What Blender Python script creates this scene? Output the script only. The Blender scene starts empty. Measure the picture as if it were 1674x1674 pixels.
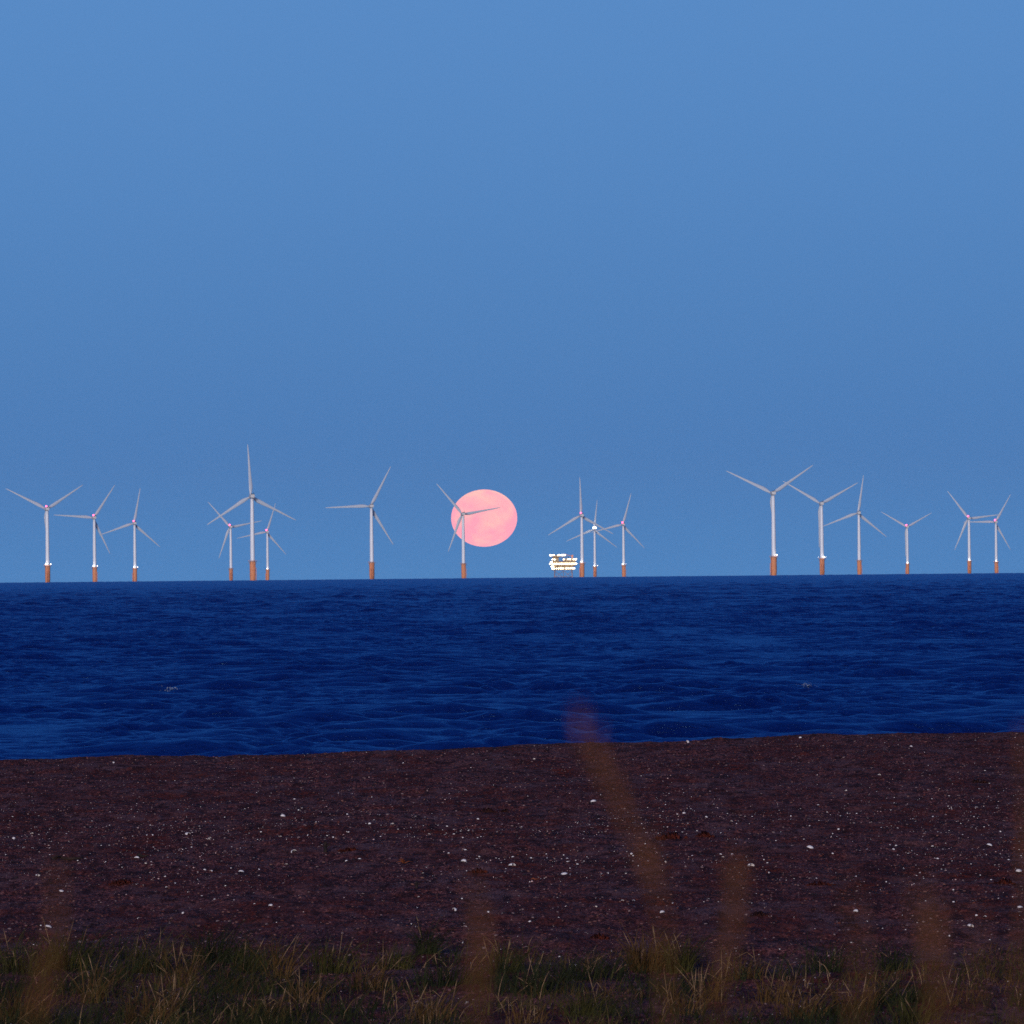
import bpy, bmesh, math, random
import numpy as np
from mathutils import Vector, Matrix

S = bpy.context.scene
C = S.collection
R = math.radians
rnd = random.Random(7)

# ------------------------------------------------------------------ camera
FPX = 11900.0            # focal length in pixels of the 1674 px photograph
RE = 7.43e6              # effective earth radius (with refraction)
EYE = 5.0                # eye height above the sea
cam_d = bpy.data.cameras.new("camera")
cam_d.sensor_width = 36.0
cam_d.sensor_fit = 'HORIZONTAL'
cam_d.lens = 36.0 * FPX / 1674.0
cam_d.clip_start = 0.1
cam_d.clip_end = 300000.0
cam_d.dof.use_dof = True
cam_d.dof.focus_distance = 115.0
cam_d.dof.aperture_fstop = 20.0
cam = bpy.data.objects.new("camera", cam_d)
C.objects.link(cam)
PITCH = (931.0 - 837.0) / FPX
ROLL = R(0.55)
cam.matrix_world = (Matrix.Translation((0, 0, EYE)) @ Matrix.Rotation(math.pi / 2 + PITCH, 4, 'X')
                    @ Matrix.Rotation(-ROLL, 4, 'Z'))
S.camera = cam

def ray(px, py):
    v = Vector(((px - 837.0) / FPX, -(py - 837.0) / FPX, -1.0))
    return (cam.matrix_world.to_3x3() @ v).normalized()

# ------------------------------------------------------------------ sky
SUN_EL = R(8)
SUN_AZ = R(180 + 14)     # compass style: 0 = +Y, clockwise; the afterglow stands behind the camera
w = bpy.data.worlds.new("World")
S.world = w
w.use_nodes = True
nt = w.node_tree
N, L = nt.nodes, nt.links
bg = N['Background']
bg.inputs['Strength'].default_value = 0.1
tc = N.new('ShaderNodeTexCoord')
sep = N.new('ShaderNodeSeparateXYZ')
L.new(tc.outputs['Generated'], sep.inputs[0])
sky = N.new('ShaderNodeTexSky')
sky.sky_type = 'NISHITA'
sky.sun_disc = False
sky.sun_elevation = SUN_EL
sky.sun_rotation = SUN_AZ
def srgb(r, g, b):
    f = lambda c: ((c / 255) / 12.92 if c / 255 <= 0.04045 else ((c / 255 + 0.055) / 1.055) ** 2.4)
    return (f(r), f(g), f(b))
# dusk colours of the sky by height above the horizon (z of the direction), squeezed by a square root
def stretch():
    a = N.new('ShaderNodeMath'); a.operation = 'MAXIMUM'; a.inputs[1].default_value = 0.0
    L.new(sep.outputs['Z'], a.inputs[0])
    b = N.new('ShaderNodeMath'); b.operation = 'POWER'; b.inputs[1].default_value = 0.5
    L.new(a.outputs[0], b.inputs[0])
    return b.outputs[0]
ramp = N.new('ShaderNodeValToRGB')
ramp.color_ramp.interpolation = 'B_SPLINE'
stops = [(0.0, (78, 137, 199)), (0.005, (76, 135, 197)), (0.016, (74, 127, 189)), (0.03, (79, 130, 189)),
         (0.05, (83, 134, 193)), (0.085, (91, 142, 201)), (0.13, (84, 136, 200)), (0.22, (52, 92, 160)),
         (0.45, (30, 60, 128)), (1.0, (20, 42, 100))]
el = ramp.color_ramp.elements
while len(el) < len(stops):
    el.new(0.5)
for e, (p, c) in zip(el, stops):
    e.position = math.sqrt(p)
    e.color = (*srgb(*c), 1)
L.new(stretch(), ramp.inputs[0])
mul = N.new('ShaderNodeVectorMath'); mul.operation = 'SCALE'; mul.inputs['Scale'].default_value = 10.0
L.new(ramp.outputs[0], mul.inputs[0])
# the bright western half behind the camera comes from the physical sky
back = N.new('ShaderNodeMapRange')
back.inputs['From Min'].default_value = 0.0; back.inputs['From Max'].default_value = -0.9
back.inputs['To Min'].default_value = 0.0; back.inputs['To Max'].default_value = 0.18
L.new(sep.outputs['Y'], back.inputs['Value'])
glow = N.new('ShaderNodeVectorMath'); glow.operation = 'SCALE'
L.new(sky.outputs[0], glow.inputs[0]); L.new(back.outputs[0], glow.inputs['Scale'])
add = N.new('ShaderNodeVectorMath'); add.operation = 'ADD'
L.new(mul.outputs[0], add.inputs[0]); L.new(glow.outputs[0], add.inputs[1])
L.new(add.outputs[0], bg.inputs['Color'])

# ------------------------------------------------------------------ sun (the afterglow: low, wide, warm)
sd = bpy.data.lights.new("sun", 'SUN')
sd.energy = 2.2
sd.angle = R(14)
sd.color = (1.0, 0.90, 0.88)
sun = bpy.data.objects.new("sun", sd)
C.objects.link(sun)
sv = Vector((math.sin(SUN_AZ) * math.cos(SUN_EL), math.cos(SUN_AZ) * math.cos(SUN_EL), math.sin(SUN_EL)))
sun.rotation_euler = sv.to_track_quat('Z', 'Y').to_euler()

S.view_settings.view_transform = 'Standard'
S.view_settings.look = 'None'
S.view_settings.exposure = 0.0
S.view_settings.gamma = 1.0
S.cycles.max_bounces = 6
S.cycles.use_denoising = False      # keep a little sensor-like grain
S.cycles.sample_clamp_direct = 4.0
S.cycles.sample_clamp_indirect = 2.0
S.cycles.caustics_reflective = False
S.cycles.caustics_refractive = False

# ------------------------------------------------------------------ helpers
def tag(o, label=None, cat=None, group=None, kind=None):
    if label: o['label'] = label
    if cat: o['category'] = cat
    if group: o['group'] = group
    if kind: o['kind'] = kind
    return o

def link(name, me, m=None, parent=None, smooth=False):
    me.name = name
    o = bpy.data.objects.new(name, me)
    C.objects.link(o)
    if m: me.materials.append(m)
    if parent: o.parent = parent
    if smooth:
        me.polygons.foreach_set('use_smooth', [True] * len(me.polygons))
    return o

def empty(name, loc):
    o = bpy.data.objects.new(name, None)
    o.empty_display_size = 0.5
    C.objects.link(o)
    o.location = loc
    return o

def mesh_np(name, V, F):
    """V (n,3) array, F (m,k) int array."""
    me = bpy.data.meshes.new(name)
    n, k = F.shape
    me.vertices.add(len(V)); me.vertices.foreach_set('co', V.astype(np.float32).ravel())
    me.loops.add(n * k); me.loops.foreach_set('vertex_index', F.astype(np.int32).ravel())
    me.polygons.add(n)
    me.polygons.foreach_set('loop_start', (np.arange(n) * k).astype(np.int32))
    me.update(calc_edges=True)
    return me

def grid_faces(nr, nc):
    i = np.arange(nr - 1)[:, None] * nc + np.arange(nc - 1)[None, :]
    return np.stack([i, i + 1, i + nc + 1, i + nc], -1).reshape(-1, 4)

def bm_mesh(bm, name):
    me = bpy.data.meshes.new(name); bm.to_mesh(me); bm.free(); return me

def lathe(prof, seg=24, axis='Z'):
    """prof: list of (radius, height)."""
    V, F = [], []
    for r, z in prof:
        for k in range(seg):
            a = 2 * math.pi * k / seg
            V.append((r * math.cos(a), r * math.sin(a), z))
    for i in range(len(prof) - 1):
        for k in range(seg):
            a, b = i * seg + k, i * seg + (k + 1) % seg
            F.append((a, b, b + seg, a + seg))
    F.append(tuple(range(seg))[::-1]); n = (len(prof) - 1) * seg
    F.append(tuple(range(n, n + seg)))
    if axis == 'Y':
        V = [(x, z, y) for x, y, z in V]; F = [f[::-1] for f in F]
    me = bpy.data.meshes.new('m'); me.from_pydata(V, [], F)
    return me

def add_box(bm, c, s, rot=None, bevel=0):
    g = bmesh.ops.create_cube(bm, size=1.0)
    bmesh.ops.scale(bm, vec=s, verts=g['verts'])
    if rot: bmesh.ops.rotate(bm, matrix=rot, verts=g['verts'])
    bmesh.ops.translate(bm, vec=c, verts=g['verts'])
    if bevel:
        es = {e for v in g['verts'] for e in v.link_edges}
        bmesh.ops.bevel(bm, geom=list(es), offset=bevel, segments=2, affect='EDGES')

def add_rod(bm, a, b, r, seg=8):
    a, b = Vector(a), Vector(b)
    d = b - a
    M = Matrix.Translation((a + b) / 2) @ d.to_track_quat('Z', 'Y').to_matrix().to_4x4()
    bmesh.ops.create_cone(bm, cap_ends=True, segments=seg, radius1=r, radius2=r, depth=d.length, matrix=M)

LATTICE = {}
def vnoise(x, y, seed, size=512):          # smooth value noise on a random lattice
    if seed not in LATTICE: LATTICE[seed] = np.random.RandomState(seed).rand(size, size)
    t = LATTICE[seed]
    xi, yi = np.floor(x).astype(np.int64), np.floor(y).astype(np.int64)
    fx, fy = x - xi, y - yi
    fx, fy = fx * fx * (3 - 2 * fx), fy * fy * (3 - 2 * fy)
    a = t[xi % size, yi % size]; b = t[(xi + 1) % size, yi % size]
    c = t[xi % size, (yi + 1) % size]; d = t[(xi + 1) % size, (yi + 1) % size]
    return (a * (1 - fx) + b * fx) * (1 - fy) + (c * (1 - fx) + d * fx) * fy - 0.5

# ------------------------------------------------------------------ materials
def mat(name, col, rough=0.6, spec=0.3, metal=0.0):
    m = bpy.data.materials.new(name)
    m.use_nodes = True
    b = m.node_tree.nodes['Principled BSDF']
    b.inputs['Base Color'].default_value = (*col, 1)
    b.inputs['Roughness'].default_value = rough
    b.inputs['Specular IOR Level'].default_value = spec
    b.inputs['Metallic'].default_value = metal
    return m

def noisy(name, c1, c2, scale, rough=0.7, spec=0.2, bump=0.0, lo=0.35, hi=0.65, obj_random=0.0, detail=4):
    m = mat(name, c1, rough, spec)
    n = m.node_tree.nodes; l = m.node_tree.links
    b = n['Principled BSDF']
    t = n.new('ShaderNodeTexCoord')
    no = n.new('ShaderNodeTexNoise'); no.inputs['Scale'].default_value = scale; no.inputs['Detail'].default_value = detail
    l.new(t.outputs['Object'], no.inputs['Vector'])
    r = n.new('ShaderNodeValToRGB')
    r.color_ramp.elements[0].position = lo; r.color_ramp.elements[0].color = (*c1, 1)
    r.color_ramp.elements[1].position = hi; r.color_ramp.elements[1].color = (*c2, 1)
    l.new(no.outputs['Fac'], r.inputs[0])
    l.new(r.outputs[0], b.inputs['Base Color'])
    if bump:
        bp = n.new('ShaderNodeBump'); bp.inputs['Distance'].default_value = bump
        l.new(no.outputs['Fac'], bp.inputs['Height']); l.new(bp.outputs[0], b.inputs['Normal'])
    return m

def glowing(name, col, strength):
    m = mat(name, (0.8, 0.8, 0.8))
    b = m.node_tree.nodes['Principled BSDF']
    b.inputs['Emission Color'].default_value = (*col, 1)
    b.inputs['Emission Strength'].default_value = strength
    return m

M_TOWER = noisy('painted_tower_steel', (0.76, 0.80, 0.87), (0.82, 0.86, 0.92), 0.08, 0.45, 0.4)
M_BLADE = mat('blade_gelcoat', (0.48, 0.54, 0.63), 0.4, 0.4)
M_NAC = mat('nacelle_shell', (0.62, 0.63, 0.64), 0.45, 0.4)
M_TRIM = mat('dark_trim', (0.05, 0.05, 0.06), 0.6)
M_YEL = noisy('weathered_orange_paint', (0.88, 0.38, 0.19), (0.72, 0.27, 0.13), 0.35, 0.6, 0.3, lo=0.3, hi=0.7)
M_STEEL = mat('galvanised_steel', (0.30, 0.27, 0.25), 0.5, 0.4, 0.3)
M_RED = glowing('red_aviation_lamp', (1.0, 0.03, 0.15), 5)
M_WHT = glowing('white_platform_lamp', (1.0, 0.93, 0.80), 14)
M_WHT2 = glowing('warm_floodlight', (1.0, 0.86, 0.60), 7)
M_WALL = noisy('lit_module_cladding', (0.62, 0.52, 0.32), (0.40, 0.30, 0.20), 0.2, 0.6)
M_JACK = mat('faded_jacket_paint', (0.34, 0.26, 0.30), 0.7)
M_DECK = mat('deck_steel', (0.16, 0.10, 0.08), 0.7)
M_SHELL = noisy('bleached_shell', (0.85, 0.82, 0.80), (0.62, 0.56, 0.54), 60, 0.45, 0.4)
M_SHELLP = noisy('pink_shell', (0.80, 0.55, 0.50), (0.55, 0.38, 0.36), 60, 0.45, 0.4)

# ------------------------------------------------------------------ sea
def sea_height(x, y):
    rs = np.random.RandomState(11)
    z = np.zeros_like(x)
    for i in range(40):                                # the longer waves run towards the shore
        lam = 1.2 * (7.5 / 1.2) ** rs.rand()
        th = math.pi / 2 + rs.normal(0, 0.40)
        k = 2 * math.pi / lam
        z += 0.0070 * lam ** 0.85 * np.sin(k * (x * math.cos(th) + y * math.sin(th)) + rs.rand() * 6.283)
    z *= 0.18 + 1.85 * (vnoise(x / 7.0 + 50, y / 20.0 + 50, 5) + 0.5)
    c = np.zeros_like(x)
    for i in range(46):                                # short chop, stronger in wind patches
        lam = 0.42 * (1.6 / 0.42) ** rs.rand()
        th = math.pi / 2 + rs.normal(0, 0.95)
        k = 2 * math.pi / lam
        c += 0.0042 * lam * np.sin(k * (x * math.cos(th) + y * math.sin(th)) + rs.rand() * 6.283)
    g = vnoise(x / 3.2 + 150, y / 26.0 + 150, 6) + 0.6 * vnoise(x / 1.1 + 50, y / 7.0 + 250, 8)
    z += c * np.clip(1.0 + 3.2 * g, 0.10, 2.1)
    yl = 208.0 + 0.75 * x + 1.5 * np.sin(x * 0.4)      # a low swell about to reach the beach
    z += 0.20 * np.exp(-((y - yl) / 3.0) ** 2) * np.clip(0.6 + 0.5 * np.sin(x * 0.22 - 0.6), 0, 1)
    return z

def build_sea():
    r = [108.0, 120, 135, 150, 165, 180, 188]
    while r[-1] < 20000:
        d = r[-1]
        r.append(d + (0.14 if d < 400 else 0.14 * (d / 400) ** 1.75))
    r = np.array(r)
    th = np.concatenate([-np.geomspace(0.092, 1.5, 60)[::-1], np.linspace(-0.09, 0.09, 420), np.geomspace(0.092, 1.5, 60)])
    Rr, T = np.meshgrid(r, th, indexing='ij')
    X, Y = Rr * np.sin(T), Rr * np.cos(T)
    Z = sea_height(X, Y) - Rr ** 2 / (2 * RE)
    V = np.stack([X, Y, Z], -1).reshape(-1, 3)
    me = mesh_np('sea', V, grid_faces(len(r), len(th))[:, ::-1])
    m = bpy.data.materials.new('sea_water'); m.use_nodes = True
    n, l = m.node_tree.nodes, m.node_tree.links
    n.remove(n['Principled BSDF'])
    deep = n.new('ShaderNodeBsdfDiffuse'); deep.inputs['Color'].default_value = (0.0006, 0.003, 0.036, 1)
    gl = n.new('ShaderNodeBsdfGlossy'); gl.inputs['Color'].default_value = (0.22, 0.54, 0.94, 1); gl.inputs['Roughness'].default_value = 0.13
    fr = n.new('ShaderNodeFresnel'); fr.inputs['IOR'].default_value = 1.333
    cap = n.new('ShaderNodeMapRange'); cap.inputs['From Max'].default_value = 0.8; cap.inputs['To Min'].default_value = 0.02; cap.inputs['To Max'].default_value = 0.56
    l.new(fr.outputs[0], cap.inputs['Value'])
    mx = n.new('ShaderNodeMixShader')
    l.new(cap.outputs[0], mx.inputs[0]); l.new(deep.outputs[0], mx.inputs[1]); l.new(gl.outputs[0], mx.inputs[2])
    l.new(mx.outputs[0], n['Material Output'].inputs[0])
    t = n.new('ShaderNodeTexCoord')
    mp = n.new('ShaderNodeMapping'); mp.inputs['Scale'].default_value = (0.8, 1.3, 1)
    l.new(t.outputs['Object'], mp.inputs[0])
    n1 = n.new('ShaderNodeTexNoise'); n1.inputs['Scale'].default_value = 2.6; n1.inputs['Detail'].default_value = 6
    n1.inputs['Roughness'].default_value = 0.6
    l.new(mp.outputs[0], n1.inputs['Vector'])
    bp = n.new('ShaderNodeBump'); bp.inputs['Distance'].default_value = 0.24; bp.inputs['Strength'].default_value = 1.0
    l.new(n1.outputs['Fac'], bp.inputs['Height'])
    for q in (gl, fr): l.new(bp.outputs[0], q.inputs['Normal'])
    o = link('sea', me, m, smooth=True)
    tag(o, kind='structure')
build_sea()

M_FOAM = noisy('sea_foam', (0.26, 0.32, 0.42), (0.10, 0.15, 0.26), 6, 0.9, 0.1)
def foam(px, py, wpx, label, seed):
    r_ = ray(px, py)
    dist = None
    t = 150.0
    while t < 900:
        p = Vector((0, 0, EYE)) + r_ * t
        if p.z < float(sea_height(np.array([p.x]), np.array([p.y]))[0]) - t * t / (2 * RE): break
        t += 0.2
    rs = np.random.RandomState(seed)
    W = wpx * t / FPX
    V, F = [], []
    for i in range(80):                        # scattered flecks of spume clinging to the crest
        u = rs.normal(0, .27); x = p.x + u * W; y = p.y + rs.normal(0, 1.0)
        s_ = W * rs.uniform(.008, .035) * (1.2 - abs(u))
        z = float(sea_height(np.array([x]), np.array([y]))[0]) - t * t / (2 * RE) + .01 + .05 * rs.rand() * math.exp(-6 * u * u)
        k0 = len(V)
        ring = [(x + s_ * 1.6 * math.cos(a) * rs.uniform(.6, 1.2), y + s_ * math.sin(a) * rs.uniform(.6, 1.2), z) for a in np.linspace(0, 6.283, 7)[:-1]]
        V += ring + [(x, y, z + s_ * .8), (x, y, z - s_ * .4)]
        for q in range(6):
            F.append((k0 + q, k0 + (q + 1) % 6, k0 + 6)); F.append((k0 + (q + 1) % 6, k0 + q, k0 + 7))
    me = mesh_np('foam', np.array(V), np.array(F))
    tag(link('whitecap_foam', me, M_FOAM), label, 'sea foam', kind='stuff')
foam(280, 1126, 44, 'small streak of white foam on a wave left of centre', 1)
foam(1318, 1124, 34, 'small broken whitecap on the water right of centre', 2)

# ------------------------------------------------------------------ beach
def ground_base(x, y):
    x = np.asarray(x, float); y = np.asarray(y, float)
    line = 1.73 + (y - 52.0) * 0.0132
    dune = np.interp(y, [-30, 0, 6, 14, 26, 44, 52], [3.9, 3.8, 3.5, 2.7, 1.95, 1.66, 1.73])
    z = np.where(y < 52, dune, line)
    tilt = 0.26 * np.tanh(x * 0.0135 / 0.26)
    z = z + tilt * np.clip((y - 70) / 35.0, 0, 1)
    yc = 105.0 + 1.2 * np.sin(x * 0.35) + 0.5 * np.sin(x * 1.1 + 1)
    over = np.maximum(y - yc, 0)
    z = z - 0.0132 * over - 0.10 * over + 0.10 * 3 * (1 - np.exp(-over / 3.0)) 
    return np.maximum(z, -4.0)

def relief(x, y):
    a = 0.075 * vnoise(x / 4.5 + 100, y / 6.0 + 40, 1) + 0.070 * vnoise(x / 1.1 + 90, y / 1.6 + 10, 2)
    a += 0.045 * vnoise(x / 0.33 + 60, y / 0.40 + 20, 3) + 0.016 * vnoise(x / 0.11 + 30, y / 0.13 + 70, 4)
    return a

def ground(x, y):
    return float((ground_base(np.array([x]), np.array([y])) + relief(np.array([x]), np.array([y])))[0])

def build_beach():
    y = [-25.0]
    while y[-1] < 220:
        v = y[-1]
        y.append(v + (0.8 if v < 38 else 0.045 if v < 60 else 0.07 if v < 85 else 0.09 if v < 116 else 2.0))
    y = np.array(y)
    t = np.concatenate([-np.geomspace(0.083, 0.2, 40)[::-1], np.linspace(-0.082, 0.082, 820), np.geomspace(0.083, 0.2, 40)])
    out = np.zeros_like(t); out[:40] = -np.geomspace(1.0, 230, 40)[::-1] ; out[-40:] = np.geomspace(1.0, 230, 40)
    Y, T = np.meshgrid(y, t, indexing='ij')
    X = T * np.maximum(Y, 8.0) + out[None, :]
    Z = ground_base(X, Y) + relief(X, Y)
    rs = np.random.RandomState(3)
    fine = (Y > 38) & (Y < 116)
    Z = Z + np.where(fine, rs.normal(0, 0.0035, Z.shape), 0)
    V = np.stack([X, Y, Z], -1).reshape(-1, 3)
    me = mesh_np('beach', V, grid_faces(len(y), len(t)))
    m = bpy.data.materials.new('wet_shingle_and_sand'); m.use_nodes = True
    n, l = m.node_tree.nodes, m.node_tree.links
    b = n['Principled BSDF']; b.inputs['Roughness'].default_value = 0.9; b.inputs['Specular IOR Level'].default_value = 0.12
    tcn = n.new('ShaderNodeTexCoord')
    def noise(scale, detail, sx=1.0, sy=1.0, off=0.0):
        mp = n.new('ShaderNodeMapping'); mp.inputs['Scale'].default_value = (sx, sy, 1); mp.inputs['Location'].default_value = (off, off, 0)
        l.new(tcn.outputs['Object'], mp.inputs[0])
        q = n.new('ShaderNodeTexNoise'); q.inputs['Scale'].default_value = scale * 1.25; q.inputs['Detail'].default_value = detail
        q.inputs['Roughness'].default_value = 0.65
        l.new(mp.outputs[0], q.inputs['Vector']); return q.outputs['Fac']
    def rampn(src, stops):
        r = n.new('ShaderNodeValToRGB'); e = r.color_ramp.elements
        while len(e) < len(stops): e.new(0.5)
        for q, (p, c) in zip(e, stops): q.position = p; q.color = (*c, 1)
        l.new(src, r.inputs[0]); return r.outputs[0]
    def mix(f, a, c):
        q = n.new('ShaderNodeMix'); q.data_type = 'RGBA'
        if isinstance(f, float): q.inputs[0].default_value = f
        else: l.new(f, q.inputs[0])
        l.new(a, q.inputs[6])
        if isinstance(c, tuple): q.inputs[7].default_value = (*c, 1)
        else: l.new(c, q.inputs[7])
        return q.outputs[2]
    base = rampn(noise(22, 3, 1, 0.55), [(0.37, (0.010, 0.003, 0.004)), (0.47, (0.10, 0.029, 0.026)),
                                         (0.56, (0.22, 0.064, 0.050)), (0.72, (0.52, 0.21, 0.16))])
    patch = rampn(noise(1.1, 3, 0.7, 0.22), [(0.40, (0, 0, 0)), (0.66, (1, 1, 1))])
    grey = rampn(noise(2.2, 3, 0.6, 0.25, 9.0), [(0.48, (0, 0, 0)), (0.68, (1, 1, 1))])
    c1 = mix(patch, base, rampn(noise(16, 2, 1, 0.6, 5.0), [(0.38, (0.03, 0.005, 0.003)), (0.65, (0.22, 0.040, 0.020))]))
    c2 = mix(grey, c1, rampn(noise(26, 2, 1, 0.6, 3.0), [(0.35, (0.09, 0.035, 0.034)), (0.7, (0.26, 0.13, 0.12))]))
    dark = rampn(noise(5.0, 4, 1.0, 0.35, 21.0), [(0.40, (1, 1, 1)), (0.49, (0, 0, 0))])
    c3 = mix(dark, c2, rampn(noise(30, 2, 1, 0.6, 8.0), [(0.4, (0.02, 0.007, 0.008)), (0.7, (0.12, 0.035, 0.025))]))
    l.new(c3, b.inputs['Base Color'])
    bp = n.new('ShaderNodeBump'); bp.inputs['Distance'].default_value = 0.02; bp.inputs['Strength'].default_value = 0.6
    l.new(noise(45, 3), bp.inputs['Height']); l.new(bp.outputs[0], b.inputs['Normal'])
    o = link('beach', me, m, smooth=True)
    tag(o, kind='structure')
build_beach()

def on_ground(px, py):
    d = ray(px, py)
    lo = 30.0
    t = lo
    while t < 125:
        p = Vector((0, 0, EYE)) + d * (t / d.y)
        if p.z < ground(p.x, p.y): return Vector((p.x, p.y, ground(p.x, p.y)))
        t += 0.12
    p = Vector((0, 0, EYE)) + d * (104.0 / d.y)
    return Vector((p.x, p.y, ground(p.x, p.y)))

# pebbles and shell grit: nobody could count it
def build_grit(name, count, seed, mats, smin, smax, belt):
    rs = np.random.RandomState(seed)
    phi = (1 + 5 ** 0.5) / 2
    iv = np.array([(-1, phi, 0), (1, phi, 0), (-1, -phi, 0), (1, -phi, 0), (0, -1, phi), (0, 1, phi), (0, -1, -phi), (0, 1, -phi),
                   (phi, 0, -1), (phi, 0, 1), (-phi, 0, -1), (-phi, 0, 1)]) / math.sqrt(1 + phi * phi)
    fv = np.array([(0, 11, 5), (0, 5, 1), (0, 1, 7), (0, 7, 10), (0, 10, 11), (1, 5, 9), (5, 11, 4), (11, 10, 2), (10, 7, 6), (7, 1, 8),
                   (3, 9, 4), (3, 4, 2), (3, 2, 6), (3, 6, 8), (3, 8, 9), (4, 9, 5), (2, 4, 11), (6, 2, 10), (8, 6, 7), (9, 8, 1)])
    n = count
    if belt:
        yy = np.concatenate([rs.normal(79, 6.0, int(n * 0.62)), rs.uniform(46, 106, n - int(n * 0.62))])
    else:
        yy = 44 + 62 * rs.rand(n) ** 0.8
    yy = np.clip(yy, 44, 106.5)
    xx = rs.uniform(-0.095, 0.095, n) * yy
    if belt:                                   # clustered drift lines
        keep = (vnoise(xx / 1.6 + 20, yy / 3.5 + 30, seed + 1) + 0.5 + 0.35 * rs.rand(n)) > 0.52
        xx, yy = xx[keep], yy[keep]; n = len(xx)
    s = smin * (smax / smin) ** (rs.rand(n) ** 2.2)
    zz = ground_base(xx, yy) + relief(xx, yy) + s * 0.15
    sc = np.stack([s * rs.uniform(.7, 1.4, n), s * rs.uniform(.7, 1.4, n), s * rs.uniform(.35, .8, n)], -1)
    V = iv[None] * (1 + 0.25 * rs.normal(size=(n, 12, 1))) * sc[:, None, :]
    a = rs.rand(n) * 6.283
    ca, sa = np.cos(a)[:, None], np.sin(a)[:, None]
    V = np.stack([V[..., 0] * ca - V[..., 1] * sa, V[..., 0] * sa + V[..., 1] * ca, V[..., 2]], -1)
    V += np.stack([xx, yy, zz], -1)[:, None, :]
    F = fv[None] + (np.arange(n) * 12)[:, None, None]
    me = mesh_np(name, V.reshape(-1, 3), F.reshape(-1, 3))
    o = link(name, me)
    for m in mats: me.materials.append(m)
    idx = np.repeat(rs.randint(0, len(mats), n), 20)
    me.polygons.foreach_set('material_index', idx.astype(np.int32))
    return o
peb = [mat('pebble_' + k, c, 0.8, 0.2) for k, c in (('umber', (0.10, 0.045, 0.04)), ('grey', (0.20, 0.14, 0.14)), ('rust', (0.11, 0.03, 0.022)),
                                                     ('black', (0.02, 0.015, 0.018)), ('tan', (0.17, 0.08, 0.065)), ('plum', (0.15, 0.07, 0.075)))]
tag(build_grit('pebbles', 34000, 21, peb, 0.005, 0.017, False), 'dark brown and plum pebbles strewn all over the beach', 'pebbles', kind='stuff')
tag(build_grit('shell_grit', 11000, 33, [M_SHELL, M_SHELL, M_SHELLP, peb[4]], 0.0030, 0.0105, True),
    'crushed pale shell fragments sprinkled along the drift line of the beach', 'shell grit', kind='stuff')

# ------------------------------------------------------------------ shells one can pick out
def shell_mesh(seed):
    rs = np.random.RandomState(seed)
    nr, nc = 7, 19                                     # a ribbed, domed half shell with a beak
    V, F = [], []
    for i in range(nr):
        u = i / (nr - 1)
        for j in range(nc):
            a = -1.95 + 3.9 * j / (nc - 1)
            r = (u ** 0.85) * (1 + 0.10 * math.cos(a * 1.1)) * (1 + 0.03 * (-1) ** j * u)
            x = r * math.sin(a) * 0.95
            yv = r * math.cos(a) * 0.9 - 0.35
            h = 0.62 * math.sqrt(max(0, 1 - (u * 0.98) ** 2)) + 0.03 * (-1) ** j * u * (1 - u) + 0.012 * rs.normal()
            V.append((x, yv, h))
    V = np.array(V); n = len(V)
    F = grid_faces(nr, nc)
    V2 = V * np.array([0.94, 0.94, 0.90])[None]
    F2 = F[:, ::-1] + n
    rim = []
    for j in range(nc - 1):
        a = (nr - 1) * nc + j
        rim.append((a, a + 1, a + 1 + n, a + n))
    for i in range(nr - 1):
        rim.append((i * nc, (i + 1) * nc, (i + 1) * nc + n, i * nc + n))
        q = i * nc + nc - 1
        rim.append((q, q + n, q + nc + n, q + nc))
    return mesh_np('shell', np.concatenate([V, V2]), np.concatenate([F, F2, np.array(rim)]))
SH = [shell_mesh(k) for k in range(4)]
BIG = {
 (79, 1516): (11, 'large white shell just above the grass near the left edge'),
 (100, 1458): (8, 'white shell on the bare beach above the largest shell at the left edge'),
 (61, 1433): (8, 'white shell under the long dark driftwood stick at the left'),
 (223, 1405): (8, 'pale shell right beside the short dark piece of driftwood on the left'),
 (306, 1365): (9, 'wide pale shell in the drift line on the left half of the beach'),
 (395, 1426): (9, 'bright white shell, brightest of the row left of the upright wooden stub'),
 (480, 1393): (9, 'white shell to the left and just below the top of the upright stub'),
 (463, 1338): (8, 'slanted white shell up the beach above the upright wooden stub'),
 (442, 1482): (10, 'pointed white shell lying alone above the grass left of centre'),
 (757, 1409): (11, 'white shell right of the orange seaweed sprig'),
 (836, 1416): (12, 'wide cream shell lying between the orange sprig and the cluster of white shells'),
 (923, 1430): (11, 'brightest white shell at the foot of the cluster right of centre'),
 (971, 1311): (9, 'white shell beside the tall blurred grass plume, high on the beach'),
 (1084, 1493): (9, 'slanted white shell at the top of the brown grass clump right of centre'),
 (744, 1490): (9, 'flat white shell just left of the blurred orange grass stalk'),
 (1324, 1388): (11, 'large half-round white shell on the right half of the beach'),
 (1227, 1417): (12, 'arched white shell beside the rust-coloured blurred plume'),
 (1617, 1383): (9, 'pinkish rounded shell near the right edge of the beach'),
 (1398, 1494): (10, 'long flat pale shell above the right-hand grass tufts'),
 (1585, 1516): (12, 'faint long shell behind the blurred stalk at the lower right'),
 (1666, 1426): (10, 'long pale shell touching the right edge of the photo, upper of two'),
 (1668, 1484): (9, 'pale shell touching the right edge of the photo, lower of two'),
 (1309, 1207): (6, 'small white shell on the beach crest against the water, right of centre'),
 (1125, 1215): (7, 'white shell on the beach crest nearest the tall blurred plume'),
}
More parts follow.
